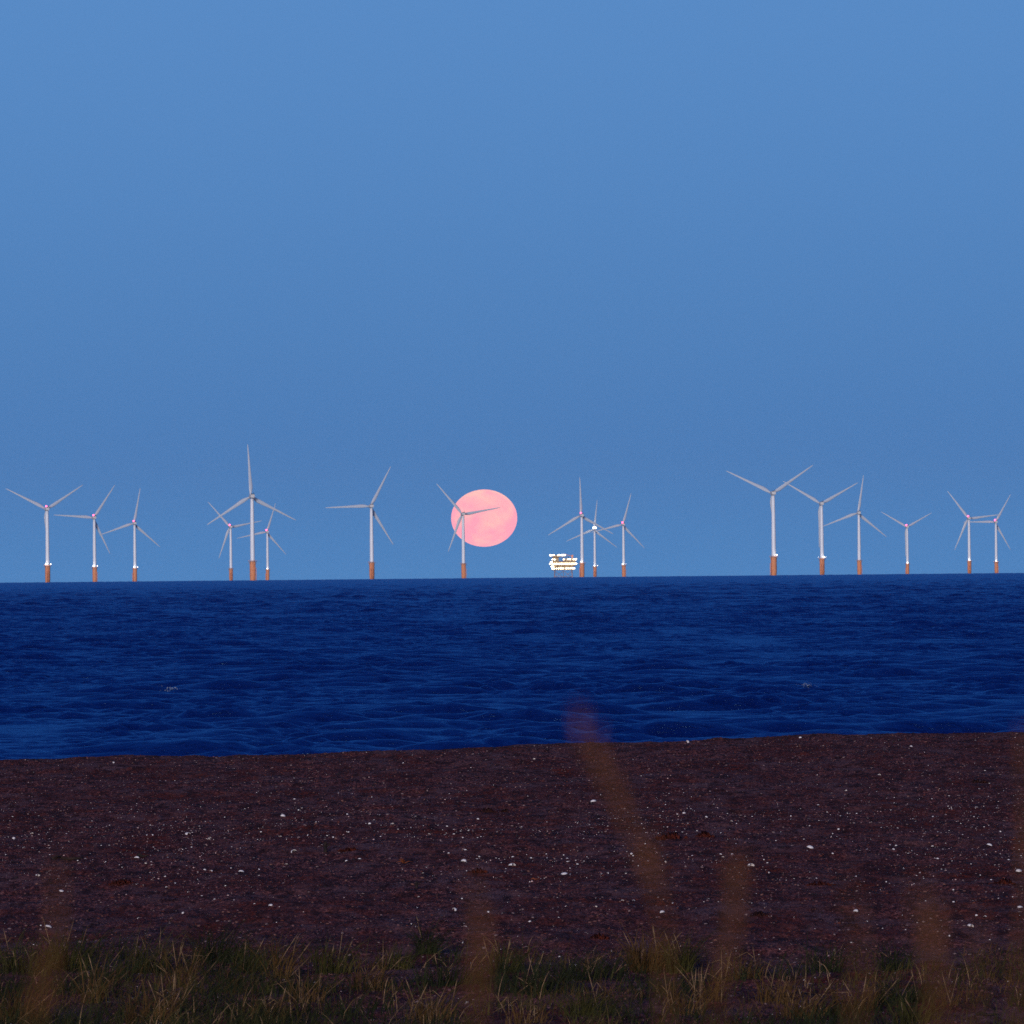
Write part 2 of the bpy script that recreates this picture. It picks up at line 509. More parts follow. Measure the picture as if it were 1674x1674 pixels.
SMALL = [(39, 1386), (226, 1502), (248, 1416), (238, 1414), (270, 1434), (272, 1452), (287, 1446), (378, 1420), (424, 1422), (468, 1414),
 (416, 1481), (299, 1495), (351, 1472), (186, 1247), (482, 1307), (488, 1325), (369, 1449), (458, 1369), (346, 1426), (335, 1424),
 (927, 1404), (928, 1411), (932, 1421), (944, 1415), (868, 1403), (838, 1402), (761, 1392), (733, 1398), (1032, 1397), (1059, 1411),
 (1088, 1410), (994, 1430), (755, 1470), (798, 1493), (1036, 1473), (925, 1483), (975, 1483), (866, 1509), (685, 1467), (692, 1428),
 (679, 1336), (659, 1250), (873, 1242), (1017, 1473), (588, 1406), (567, 1408), (1249, 1408), (1132, 1400), (1178, 1397), (1182, 1402),
 (1197, 1397), (1361, 1399), (1465, 1383), (1460, 1390), (1525, 1385), (1533, 1405), (1611, 1501), (1596, 1499), (1559, 1457), (1559, 1476),
 (1552, 1531), (1489, 1221), (1437, 1268), (1383, 1294), (1400, 1331), (1525, 1336), (1196, 1344), (1338, 1318), (1371, 1357), (1596, 1321),
 (1635, 1360), (12, 1369), (22, 1372), (52, 1364), (240, 1367), (250, 1369), (341, 1374), (343, 1371), (568, 1333), (604, 1348),
 (622, 1369), (641, 1348), (702, 1365), (781, 1341), (545, 1370), (1118, 1332), (1155, 1337)]
def put_shell(px, py, wpx, i, label, group):
    p = on_ground(px, py)
    half = wpx * (1.2 if wpx > 6.3 else 1.0) * (p.y / FPX) / 2
    o = bpy.data.objects.new('shell', SH[i % 4])
    C.objects.link(o)
    o.location = p + Vector((0, 0, -0.1 * half))
    o.scale = (half, half * rnd.uniform(.8, 1.1), half * rnd.uniform(1.1, 1.6))
    o.rotation_euler = (rnd.uniform(-.35, .35), rnd.uniform(-.35, .35), rnd.uniform(0, 6.28))
    tag(o, label, 'shell', group)
for m_ in SH:
    m_.materials.append(M_SHELL)
    m_.polygons.foreach_set('use_smooth', [True] * len(m_.polygons))
for i, ((px, py), (wp, lb)) in enumerate(BIG.items()):
    put_shell(px, py, wp, i, lb, 'white shells on the beach')
for i, (px, py) in enumerate(SMALL):
    put_shell(px, py, rnd.uniform(4.2, 6.2), i, 'tiny white shell, one of the many dots scattered across the dark beach', 'tiny shells scattered over the beach')

# ------------------------------------------------------------------ driftwood, seaweed
M_WOOD = noisy('wet_black_wood', (0.008, 0.006, 0.007), (0.03, 0.018, 0.014), 25, 0.8, 0.2, 0.01)
M_WEED = noisy('rust_seaweed', (0.025, 0.004, 0.003), (0.085, 0.015, 0.008), 18, 0.8, 0.15, 0.01)
M_WEEDD = noisy('dark_seaweed', (0.010, 0.005, 0.006), (0.05, 0.014, 0.010), 18, 0.8, 0.15, 0.01)
M_TWIG = noisy('orange_twig', (0.20, 0.055, 0.022), (0.09, 0.022, 0.012), 30, 0.8)

def tube_path(pts, radii, seg=7):
    V, F = [], []
    for i, p in enumerate(pts):
        p = Vector(p)
        d = (Vector(pts[min(i + 1, len(pts) - 1)]) - Vector(pts[max(i - 1, 0)])).normalized()
        a = d.cross(Vector((0.31, 0.2, 0.93))).normalized(); b = d.cross(a)
        for k in range(seg):
            t = 2 * math.pi * k / seg
            V.append(p + (a * math.cos(t) + b * math.sin(t)) * radii[i])
    for i in range(len(pts) - 1):
        for k in range(seg):
            q, w_ = i * seg + k, i * seg + (k + 1) % seg
            F.append((q, w_, w_ + seg, q + seg))
    F.append(tuple(range(seg))[::-1]); n = (len(pts) - 1) * seg
    F.append(tuple(range(n, n + seg)))
    return V, F
def merged(parts):
    V, F = [], []
    for v, f in parts:
        o = len(V); V += [tuple(x) for x in v]; F += [tuple(i + o for i in q) for q in f]
    me = bpy.data.meshes.new('m'); me.from_pydata(V, [], F); return me

def stick(px0, px1, py, rad, label, name='driftwood_stick', m=M_WOOD, fork=False):
    a, b = on_ground(px0, py), on_ground(px1, py)
    L_ = b.x - a.x
    pts, rr = [], []
    for i in range(12):
        t = i / 11
        x = -L_ / 2 + L_ * t
        pts.append((x, 0.12 * math.sin(t * 5 + 1) * L_, rad * 1.2 + 0.22 * rad * math.sin(t * 9) + (0.6 * rad if 0.1 < t < 0.3 else 0)))
        rr.append(rad * (1.1 - 0.6 * t) * rnd.uniform(.8, 1.2) * (0.4 if i in (0, 11) else 1))
    ps = [tube_path(pts, rr)]
    if fork:
        ps.append(tube_path([pts[3], (pts[3][0] - 0.04, -0.05, rad * 2), (pts[3][0] - 0.22 * L_, -0.12, rad * 0.6)], [rad * .7, rad * .5, rad * .2]))
    o = link(name, merged(ps), m, smooth=True)
    c = (a + b) / 2
    o.location = (c.x, a.y, ground(c.x, a.y))
    tag(o, label, 'driftwood')
stick(84, 138, 1408, 0.020, 'long crooked dark driftwood stick lying on the left of the beach', fork=True)
stick(224, 243, 1402, 0.016, 'short thick dark piece of driftwood left of centre')
stick(1596, 1632, 1666, 0.014, 'thin dark stick lying in the lower right corner')
stick(868, 884, 1440, 0.008, 'thin pale brown twig lying below the white shell cluster', 'twig', M_TWIG)

def upright(px, py, hpx, wpx, label):
    p = on_ground(px, py)
    k = p.y / FPX
    h, r = hpx * k, wpx * k / 2
    pts = [(0, 0, -0.05), (0.1 * r, 0, h * .3), (-0.2 * r, 0, h * .6), (0.1 * r, 0, h * .85), (0.4 * r, 0, h)]
    ps = [tube_path(pts, [r * 1.2, r, r * .9, r * 1.05, r * .6]), tube_path([(0, 0, h * .45), (r * 2.2, 0, h * .7), (r * 2.6, 0, h * .92)], [r * .5, r * .4, r * .2])]
    o = link('wooden_stub', merged(ps), M_WOOD, smooth=True); o.location = p
    tag(o, label, 'wood stub', 'upright wooden stubs in the beach')
upright(532, 1393, 17, 6, 'dark upright wooden stub standing on the left half of the beach')
upright(681, 1452, 11, 5, 'small dark stub leaning in the sand left of centre, close to the grass')

def mound(px, py, wpx, hpx, label, m, name='seaweed_clump', seed=1, ragged=0.5):
    rs = random.Random(seed)
    p = on_ground(px, py)
    k = p.y / FPX
    wid, h = wpx * k / 2, hpx * k
    ps = []
    for i in range(46):                                # a tangle of wrack ribbons
        a = rs.uniform(0, 6.28); r0 = wid * rs.random() ** .6
        x0, y0 = r0 * math.cos(a), r0 * math.sin(a) * 0.6
        zt = h * (1 - (r0 / wid) ** 2) * rs.uniform(.5, 1.1)
        b = rs.uniform(0, 6.28); ln = wid * rs.uniform(.15, .4)
        x1, y1 = x0 + ln * math.cos(b), y0 + ln * math.sin(b) * .6
        ps.append(tube_path([(x0, y0, -0.01), ((x0 + x1) / 2, (y0 + y1) / 2, zt), (x1, y1, zt * rs.uniform(0, .6) - .005)],
                            [h * .22, h * .20, h * .06], 5))
    o = link(name, merged(ps), m, smooth=True); o.location = p
    tag(o, label, 'seaweed', 'clumps of seaweed on the beach')
mound(796, 1328, 28, 7, 'black seaweed clump in the middle of the beach, larger of a pair', M_WEEDD, seed=1)
mound(826, 1327, 14, 5, 'small black seaweed clump right of the larger black one', M_WEEDD, seed=2)
mound(1098, 1372, 58, 11, 'wide rust-brown seaweed mound right of the blurred plume', M_WEED, seed=3)
mound(1150, 1368, 30, 9, 'rust seaweed heap right beside the wide rust-brown mound', M_WEED, seed=4)
mound(1600, 1280, 30, 6, 'dark seaweed clump high on the beach near the right edge', M_WEEDD, seed=5)
mound(1240, 1500, 30, 8, 'dark seaweed clump right of the rust-coloured blurred plume', M_WEEDD, seed=6)
mound(781, 1428, 34, 7, 'rust seaweed patch just under the white shell right of the orange sprig', M_WEED, seed=7)
mound(980, 1536, 34, 9, 'rust seaweed patch above the dark green tufts right of centre', M_WEED, seed=8)
mound(573, 1392, 36, 6, 'low rust seaweed patch between the upright stub and the orange sprig', M_WEED, seed=9)
mound(200, 1446, 44, 8, 'low rust seaweed patch under the short driftwood on the left', M_WEED, seed=10)
mound(1340, 1448, 46, 7, 'low rust seaweed patch below the large half-round shell', M_WEED, seed=12)
mound(1640, 1446, 40, 8, 'rust seaweed patch near the right edge under the pinkish shell', M_WEED, seed=13)
def sprig():
    p = on_ground(661, 1412); k = p.y / FPX
    rs = random.Random(4); ps = []
    for i in range(13):
        a = rs.uniform(-1.5, 1.5); ln = rs.uniform(8, 17) * k
        ps.append(tube_path([(0, 0, 0), (ln * .5 * math.sin(a), rs.uniform(-.02, .02), ln * .35 * math.cos(a) + .01), (ln * math.sin(a), rs.uniform(-.05, .05), ln * .6 * math.cos(a) * rs.uniform(.6, 1))],
                            [0.006, 0.005, 0.002], 5))
    o = link('seaweed_sprig', merged(ps), M_TWIG, smooth=True); o.location = p
    tag(o, 'orange branching seaweed sprig lying near the middle of the beach', 'seaweed')
sprig()

# ------------------------------------------------------------------ grass
def grass_mat(name, c1, c2, scale):
    m = noisy(name, c1, c2, scale, 0.75, 0.1)
    return m
M_GREEN = grass_mat('marram_green', (0.014, 0.015, 0.004), (0.060, 0.055, 0.014), 9)
M_DKGREEN = grass_mat('marram_dark_green', (0.005, 0.008, 0.004), (0.024, 0.030, 0.010), 9)
M_BROWN = grass_mat('dry_brown_blade', (0.038, 0.019, 0.006), (0.12, 0.066, 0.022), 7)
M_STRAW = grass_mat('bleached_straw', (0.10, 0.055, 0.025), (0.34, 0.22, 0.12), 11)

def blades(n, rad, hmin, hmax, width, seed, lean=0.5, wind=(0.10, 0)):
    """n curved tapering blades, each four segments; returns V, F arrays (root at z=0)."""
    rs = np.random.RandomState(seed)
    a = rs.rand(n) * 6.283; r = rad * rs.rand(n) ** .6
    root = np.stack([r * np.cos(a), r * np.sin(a), -0.02 * np.ones(n)], -1)
    h = rs.uniform(hmin, hmax, n)
    b = a + rs.normal(0, .8, n)
    ln = lean * rs.rand(n) * h
    dirv = np.stack([np.cos(b) * ln + wind[0] * h, np.sin(b) * ln + wind[1] * h], -1)
    f = rs.rand(n) * 3.1416
    side = np.stack([np.cos(f), np.sin(f) * .4], -1)
    wd = width * rs.uniform(.6, 1.3, n)
    droop = rs.uniform(0, .55, n)
    segs = 5
    V = np.zeros((n, segs, 2, 3))
    for i in range(segs):
        t = i / (segs - 1)
        px = root[:, 0] + dirv[:, 0] * t ** 1.8; py = root[:, 1] + dirv[:, 1] * t ** 1.8
        pz = root[:, 2] + h * (t - droop * t ** 3)
        ww = wd * (1 - 0.88 * t ** 1.5) / 2
        for s_, sg in ((0, -1), (1, 1)):
            V[:, i, s_, 0] = px + sg * side[:, 0] * ww
            V[:, i, s_, 1] = py + sg * side[:, 1] * ww
            V[:, i, s_, 2] = pz
    base = (np.arange(n) * segs * 2)[:, None]
    F = []
    for i in range(segs - 1):
        F.append(base + np.array([[i * 2, i * 2 + 1, i * 2 + 3, i * 2 + 2]]))
    return V.reshape(-1, 3), np.stack(F, 1).reshape(-1, 4)

def stalk_set(n, h0, h1, seed, spread, tilt=.5):
    rs = random.Random(seed); ps = []
    for i in range(n):
        x, y = rs.uniform(-spread, spread), rs.uniform(-spread, spread)
        h = rs.uniform(h0, h1); a = rs.gauss(0.12, tilt); c = rs.uniform(-.3, .3)
        pts = [(x + math.sin(a) * h * t + c * h * .3 * t * t, y + .1 * t, h * math.cos(a) * t - .01) for t in (0, .3, .6, .85, 1)]
        ps.append([tube_path(pts, [.0024, .0023, .0021, .0028, .0009], 5)])
        if rs.random() < .5:
            t = rs.uniform(.3, .7); q = Vector(pts[1]).lerp(Vector(pts[3]), t)
            ps[-1].append(tube_path([q, q + Vector((rs.uniform(-.08, .08), 0, .05)), q + Vector((rs.uniform(-.16, .16), 0, rs.uniform(-.05, .08)))], [.003, .0025, .001], 4))
    return ps

def tuft(px, py, hpx, wpx, kind, label, seed, n=70, straw=4):
    p = on_ground(px, py); k = p.y / FPX
    h = hpx * k; rad = wpx * k / 2
    t = empty('grass_tuft', p)
    tag(t, label, 'grass tuft', 'grass tufts along the foot of the picture')
    V, F = blades(int(n * (1.5 if kind == 'd' else 2.6)), rad * (1.35 if kind == 'd' else 1), h * .22, h * 1.15, 0.0075, seed, lean=1.15, wind=(0.20, 0))
    link('blades', mesh_np('blades', V, F), {'g': M_GREEN, 'd': M_DKGREEN, 'b': M_BROWN}[kind], t)
    if straw:
        for ps in stalk_set(straw, h * .45, h * 1.0, seed, rad * .8):
            link('dry_stalk', merged(ps), M_STRAW, t, True)
TUFTS = [
 (1215, 1600, 60, 70, 'b', 'thin brown tuft directly behind the foot of the rust plume', 30, 4),
 (1310, 1665, 80, 90, 'b', 'dim brown tuft at the bottom edge below the dark ragged tuft', 50, 6),
 (1500, 1672, 70, 80, 'g', 'olive tuft at the bottom edge under the wide blurred stalk', 60, 4),
 (1120, 1660, 90, 70, 'b', 'brown tuft with crossing straws at the bottom edge left of the rust plume', 40, 8),
 (700, 1668, 80, 90, 'b', 'tangled brown tuft at the bottom edge left of the blurred orange stalk', 50, 8),
 (250, 1672, 84, 90, 'b', 'tangled straw tuft at the bottom edge between the left pale-stalk tufts', 50, 9),
 (960, 1660, 76, 80, 'g', 'olive tuft at the bottom edge under the low spreading dark tuft', 60, 5),
 (40, 1592, 78, 90, 'g', 'low olive grass tuft at the far left edge', 90, 3),
 (112, 1585, 92, 80, 'g', 'olive grass tuft under the largest white shell at the left', 80, 3),
 (175, 1600, 88, 70, 'd', 'dark grass tuft behind the pale stems at the left', 80, 2),
 (232, 1590, 84, 70, 'g', 'leaning olive tuft left of the crooked pale stem', 70, 4),
 (152, 1640, 95, 40, 'b', 'tuft of tall brown stems with two pale stalks near the left edge', 25, 5),
 (296, 1615, 100, 60, 'b', 'bare tuft of forked pale stalks left of the blackish tuft', 26, 7),
 (356, 1575, 84, 52, 'd', 'blackish green tuft standing highest on the left half', 150, 1),
 (412, 1590, 66, 70, 'g', 'olive tuft just right of the blackish tuft', 70, 4),
 (455, 1600, 96, 50, 'b', 'tall thin brown tuft left of the middle of the grass strip', 30, 3),
 (500, 1640, 74, 60, 'b', 'sparse brown tuft low in the picture with bent pale stalks, left of centre', 24, 8),
 (545, 1590, 74, 70, 'g', 'olive tuft with a pale crossed stalk under the upright stub', 60, 5),
 (600, 1620, 100, 60, 'b', 'tuft with two long slanting pale stalks left of centre', 30, 6),
 (650, 1585, 62, 60, 'g', 'small olive tuft in line below the orange sprig', 60, 3),
 (697, 1560, 70, 26, 'd', 'narrow nearly black tuft rising above the strip at centre left', 90, 1),
 (735, 1612, 80, 80, 'd', 'dark green tuft behind the blurred orange stalk', 120, 3),
 (825, 1590, 76, 60, 'g', 'olive brown tuft right of the blurred orange stalk', 60, 4),
 (880, 1625, 84, 110, 'd', 'wide dark green tuft right of the middle of the strip', 160, 6),
 (965, 1600, 62, 90, 'd', 'low spreading dark green tuft under the rust seaweed patch', 130, 5),
 (1060, 1588, 88, 60, 'b', 'brown feathery tuft topped by a slanted white shell', 110, 6),
 (1110, 1590, 84, 44, 'g', 'olive tuft with upright pale stems just left of the rust plume', 70, 7),
 (1160, 1640, 90, 50, 'b', 'tuft with one long leaning pale stem under the rust plume', 22, 4),
 (1270, 1640, 74, 70, 'b', 'sparse brown tuft low between the rust plume and the right-hand tufts', 40, 5),
 (1350, 1590, 76, 50, 'd', 'dark ragged tuft above the right half of the strip', 80, 3),
 (1400, 1655, 80, 80, 'b', 'faint brown tuft at the bottom edge right of centre', 40, 5),
 (1462, 1588, 66, 44, 'd', 'blackish leaning tuft left of the wide blurred stalk', 90, 1),
 (1475, 1640, 56, 90, 'd', 'low bright green tuft at the lower right', 140, 3),
 (1552, 1645, 70, 26, 'b', 'single thin upright pale stem tuft right of the wide blurred stalk', 8, 2),
 (30, 1672, 78, 100, 'b', 'shadowy brown tuft in the lower left corner', 90, 2),
 (430, 1674, 70, 80, 'b', 'brown tuft cut by the bottom edge left of centre', 40, 5),
 (860, 1674, 62, 70, 'b', 'tuft of short straw stems cut by the bottom edge near the centre', 30, 9),
]
for i, (px, py, h, wd, kd, lb, n_, st) in enumerate(TUFTS):
    tuft(px, py, h, wd, kd, lb, 100 + i, n_, st)

def ground_cover(name, count, seed, m, hmin, hmax, y0, y1, clump, width=0.005):
    rs = np.random.RandomState(seed)
    V, F = blades(count, 0.0, hmin, hmax, width, seed, lean=1.3, wind=(0.20, 0))
    yy = y0 + (y1 - y0) * rs.rand(count * 6) ** 1.35
    xx = rs.uniform(-.09, .09, count * 6) * yy
    d = vnoise(xx / .55 + 80, yy / .9 + 15, seed + 9) + .5 - .28 * (yy - y0) / (y1 - y0) - np.clip(xx, -2, 3.2) * 0.018
    ok = np.where(d + .10 * rs.rand(count * 6) > clump)[0][:count]
    n = len(ok); xx, yy = xx[ok], yy[ok]
    V = V.reshape(count, -1, 3)[:n]
    F = F.reshape(count, -1, 4)[:n]
    V = V + np.stack([xx, yy, ground_base(xx, yy) + relief(xx, yy)], -1)[:, None, :]
    o = link(name, mesh_np(name, V.reshape(-1, 3), F.reshape(-1, 4)), m)
    return o
tag(ground_cover('short_grass', 13000, 61, M_GREEN, 0.06, 0.36, 43.5, 60.0, .46), 'short olive grass growing thinly between the tufts', 'grass', kind='stuff')
tag(ground_cover('dark_grass', 21000, 64, M_DKGREEN, 0.05, 0.30, 43.5, 60.0, .44, 0.009), 'blackish green grass in loose patches along the strip', 'grass', kind='stuff')
tag(ground_cover('dead_grass', 8000, 67, M_BROWN, 0.04, 0.24, 43.5, 60.5, .47), 'dead brown grass mixed through the strip', 'grass', kind='stuff')
tag(ground_cover('straw_litter', 1300, 71, M_STRAW, 0.08, 0.34, 43.5, 60, .50, 0.006), 'loose pale straws among the grass', 'straw', kind='stuff')

# ------------------------------------------------------------------ out-of-focus stalks right in front of the camera
M_PLUME = grass_mat('amber_plume', (0.10, 0.040, 0.014), (0.16, 0.065, 0.024), 40)
M_STEM = grass_mat('amber_stem', (0.16, 0.07, 0.02), (0.13, 0.05, 0.015), 30)
def near_point(px, py, d):
    r_ = ray(px, py); return Vector((0, 0, EYE)) + r_ * (d / r_.y)
def plume_stalk(top, low, d, label, head=True, hw=0.010, frac=0.6, dens=260, seed=1, leaf=False):
    """stem through two picture points at distance d, rooted in the dune"""
    rs = random.Random(seed)
    d *= 0.85; hw *= 0.62; dens = max(5, int(dens * 0.46))
    a, b = near_point(*top, d), near_point(*low, d)
    zr = ground(b.x, b.y)
    sl = (b - a)
    root = Vector((b.x + sl.x * 0.25, b.y + 0.05, zr - 0.02))
    t = empty('grass_stalk', root)
    tag(t, label, 'grass stalk', 'out-of-focus grass stalks close to the camera')
    def P(u):                                          # u 0 = tip, 1 = low point, 2 = root
        if u <= 1:
            p = a.lerp(b, u); p.x += 0.003 * math.sin(u * 3.14); return p - root
        return b.lerp(root, u - 1) - root
    us = [2, 1.6, 1.3, 1, .8, .6, .4, .2, .03]
    link('stem', merged([tube_path([P(u) for u in us], [.0011, .0010, .0009, .0008, .0007, .0006, .0005, .0004, .0002], 6)]), M_STEM, t, True)
    if head and dens > 10:
        ps = []
        for i in range(dens):
            u = (rs.random() ** .75) * frac
            p = P(u)
            w_ = hw * (0.25 + 0.75 * min(1, 2.2 * u / frac)) * (1 if u / frac < .7 else .6)
            an = rs.uniform(0, 6.28); ou = rs.uniform(.3, 1) * abs(w_)
            q = p + Vector((math.cos(an) * ou, math.sin(an) * ou, 0.010 + rs.uniform(0, .012)))
            ps.append(tube_path([p, p.lerp(q, .5) + Vector((0, 0, -.001)), q], [.0003, .0007, .0002], 4))
        link('seed_head', merged(ps), M_PLUME, t)
plume_stalk((938, 1195), (1085, 1500), 3.2, 'tall blurred amber plume leaning left across the waterline', hw=.0085, frac=.92, dens=42, seed=1)
plume_stalk((768, 1450), (778, 1674), 3.0, 'blurred orange stalk rising from the bottom edge near the centre', hw=.005, frac=1, dens=34, seed=2)
plume_stalk((1200, 1400), (1172, 1640), 3.3, 'blurred rust-coloured plume right of the tall leaning one', hw=.008, frac=.85, dens=50, seed=3)
plume_stalk((1380, 1420), (1400, 1640), 2.8, 'faint thin blurred stalk between the rust plume and the wide stalk', hw=.003, frac=.5, dens=8, seed=4)
plume_stalk((1500, 1520), (1530, 1700), 2.7, 'wide blurred tan stalk at the lower right', hw=.0075, frac=1, dens=46, seed=5)
plume_stalk((1592, 1470), (1580, 1690), 2.9, 'slim blurred greyish stalk close to the lower right corner', hw=.003, frac=.4, dens=7, seed=6)
plume_stalk((1672, 1200), (1664, 1600), 3.3, 'blurred amber stalk cut by the right edge', hw=.006, frac=.8, dens=30, seed=7)
plume_stalk((96, 1470), (50, 1690), 3.0, 'dark blurred stalk leaning right at the left edge', hw=.005, frac=.9, dens=30, seed=8)

# ------------------------------------------------------------------ wind turbines
HUBZ, RLEN = 83.0, 52.0
def tower_mesh():
    pr = [(2.35, 19.5), (2.38, 19.7), (2.25, 20.2), (2.18, 35), (2.05, 50), (1.86, 64), (1.62, 78), (1.60, 80.2), (1.75, 80.4), (1.75, 80.9)]
    return lathe(pr, 28)
def tp_mesh():
    return lathe([(2.75, -45), (2.75, 3), (2.95, 3.2), (2.95, 17.2), (3.05, 17.4), (3.05, 18.6), (2.5, 18.9), (2.5, 19.4)], 28)
def platform_mesh():
    bm = bmesh.new()
    bmesh.ops.create_cone(bm, cap_ends=True, segments=24, radius1=4.3, radius2=4.3, depth=.35, matrix=Matrix.Translation((0, 0, 18.75)))
    for k in range(8):
        a = k * math.pi / 4
        add_rod(bm, (3.0 * math.cos(a), 3.0 * math.sin(a), 16.4), (4.1 * math.cos(a), 4.1 * math.sin(a), 18.6), .14, 6)
    return bm_mesh(bm, 'platform')
def rail_mesh():
    bm = bmesh.new()
    for k in range(20):
        a, b = k * math.pi / 10, (k + 1) * math.pi / 10
        p = lambda t, z: (4.2 * math.cos(t), 4.2 * math.sin(t), z)
        add_rod(bm, p(a, 18.9), p(a, 20.1), .06, 5)
        for z in (19.5, 20.1): add_rod(bm, p(a, z), p(b, z), .05, 5)
    return bm_mesh(bm, 'railing')
def landing_mesh():
    bm = bmesh.new()
    for x in (-.9, .9):
        add_rod(bm, (x, -3.9, -2), (x, -3.9, 12.5), .22)
        add_rod(bm, (x, -2.9, 12.5), (x, -3.9, 12.0), .16)
        add_rod(bm, (x, -2.9, 5), (x, -3.9, 5), .16)
    for z in range(0, 36): add_rod(bm, (-.35, -3.5, z * .5), (.35, -3.5, z * .5), .05, 5)
    for x in (-.35, .35): add_rod(bm, (x, -3.5, -1), (x, -3.5, 18.4), .07, 6)
    return bm_mesh(bm, 'boat_landing')
def nacelle_mesh():
    bm = bmesh.new()
    add_box(bm, (0, .8, HUBZ + .1), (4.1, 11.5, 3.9), bevel=.55)
    for v in bm.verts:                                  # slightly tapering tail, sloped belly
        if v.co.y < -3 and v.co.z < HUBZ: v.co.z += .6
    return bm_mesh(bm, 'nacelle')
def cooler_mesh():
    bm = bmesh.new()
    add_box(bm, (0, -4.0, HUBZ + 2.45), (3.4, 1.2, .8), bevel=.1)
    add_rod(bm, (.9, -4.6, HUBZ + 2.0), (.9, -4.6, HUBZ + 4.4), .09)
    add_rod(bm, (.4, -4.6, HUBZ + 4.0), (1.4, -4.6, HUBZ + 4.0), .07)
    return bm_mesh(bm, 'cooler')
def hub_mesh():                                         # spinner, nose towards +Y (out to sea), origin at rotor centre
    pr = [(1.55, -1.6), (1.75, -1.2), (1.8, 0), (1.7, 1.0), (1.35, 2.0), (.8, 2.7), (.1, 3.0)]
    return lathe(pr, 24, 'Y')
def blade_mesh():
    st = [(0.8, 1.0, 1.0, 0), (2.5, 1.05, 1.0, 4), (5, 1.5, .75, 14), (9, 2.0, .42, 13), (13, 1.85, .34, 10), (20, 1.45, .28, 7), (30, 1.08, .24, 4),
          (40, .78, .2, 2), (47, .55, .2, 1), (50.5, .36, .2, 0), (RLEN, .08, .2, 0)]
    V, F = [], []; seg = 14
    for z, hc, tk, tw in st:
        for k in range(seg):
            a = 2 * math.pi * k / seg
            x = hc * math.cos(a); y = hc * tk * math.sin(a) * (1 if tk > .9 else (0.75 + .45 * math.cos(a)))
            x += (hc - 1.0) * .55 if z > 3 else 0
            c, s_ = math.cos(R(tw)), math.sin(R(tw))
            V.append((x * c - y * s_, x * s_ + y * c + 0.0009 * z * z, z))
    for i in range(len(st) - 1):
        for k in range(seg):
            a, b = i * seg + k, i * seg + (k + 1) % seg
            F.append((a, b, b + seg, a + seg))
    F.append(tuple(range(seg))[::-1]); n = (len(st) - 1) * seg; F.append(tuple(range(n, n + seg)))
    me = bpy.data.meshes.new('blade'); me.from_pydata(V, [], F); return me
def lamp_mesh(r):
    bm = bmesh.new(); bmesh.ops.create_uvsphere(bm, u_segments=14, v_segments=9, radius=r); return bm_mesh(bm, 'lamp')

def prep(me, m, smooth=True):
    me.materials.append(m)
    if smooth: me.polygons.foreach_set('use_smooth', [True] * len(me.polygons))
    return me
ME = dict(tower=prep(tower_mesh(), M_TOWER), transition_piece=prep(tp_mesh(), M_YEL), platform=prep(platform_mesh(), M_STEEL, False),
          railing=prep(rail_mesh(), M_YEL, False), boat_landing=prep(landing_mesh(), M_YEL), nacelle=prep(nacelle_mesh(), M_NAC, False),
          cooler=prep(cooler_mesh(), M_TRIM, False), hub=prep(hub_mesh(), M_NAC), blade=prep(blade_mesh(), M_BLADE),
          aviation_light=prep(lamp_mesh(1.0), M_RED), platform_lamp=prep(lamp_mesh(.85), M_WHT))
for k_, v_ in ME.items(): v_.name = k_

def turbine_distance(H):
    lo, hi = 3000.0, 24000.0
    f = lambda d: FPX * ((HUBZ - EYE) / d - d / (2 * RE) + math.sqrt(2 * EYE / RE))
    for _ in range(60):
        m_ = (lo + hi) / 2
        if f(m_) > H: lo = m_
        else: hi = m_
    return lo
def part(name, parent, loc=(0, 0, 0), rot=(0, 0, 0), key=None):
    o = bpy.data.objects.new(name, ME[key or name]); C.objects.link(o)
    o.parent = parent; o.location = loc; o.rotation_euler = rot
    return o
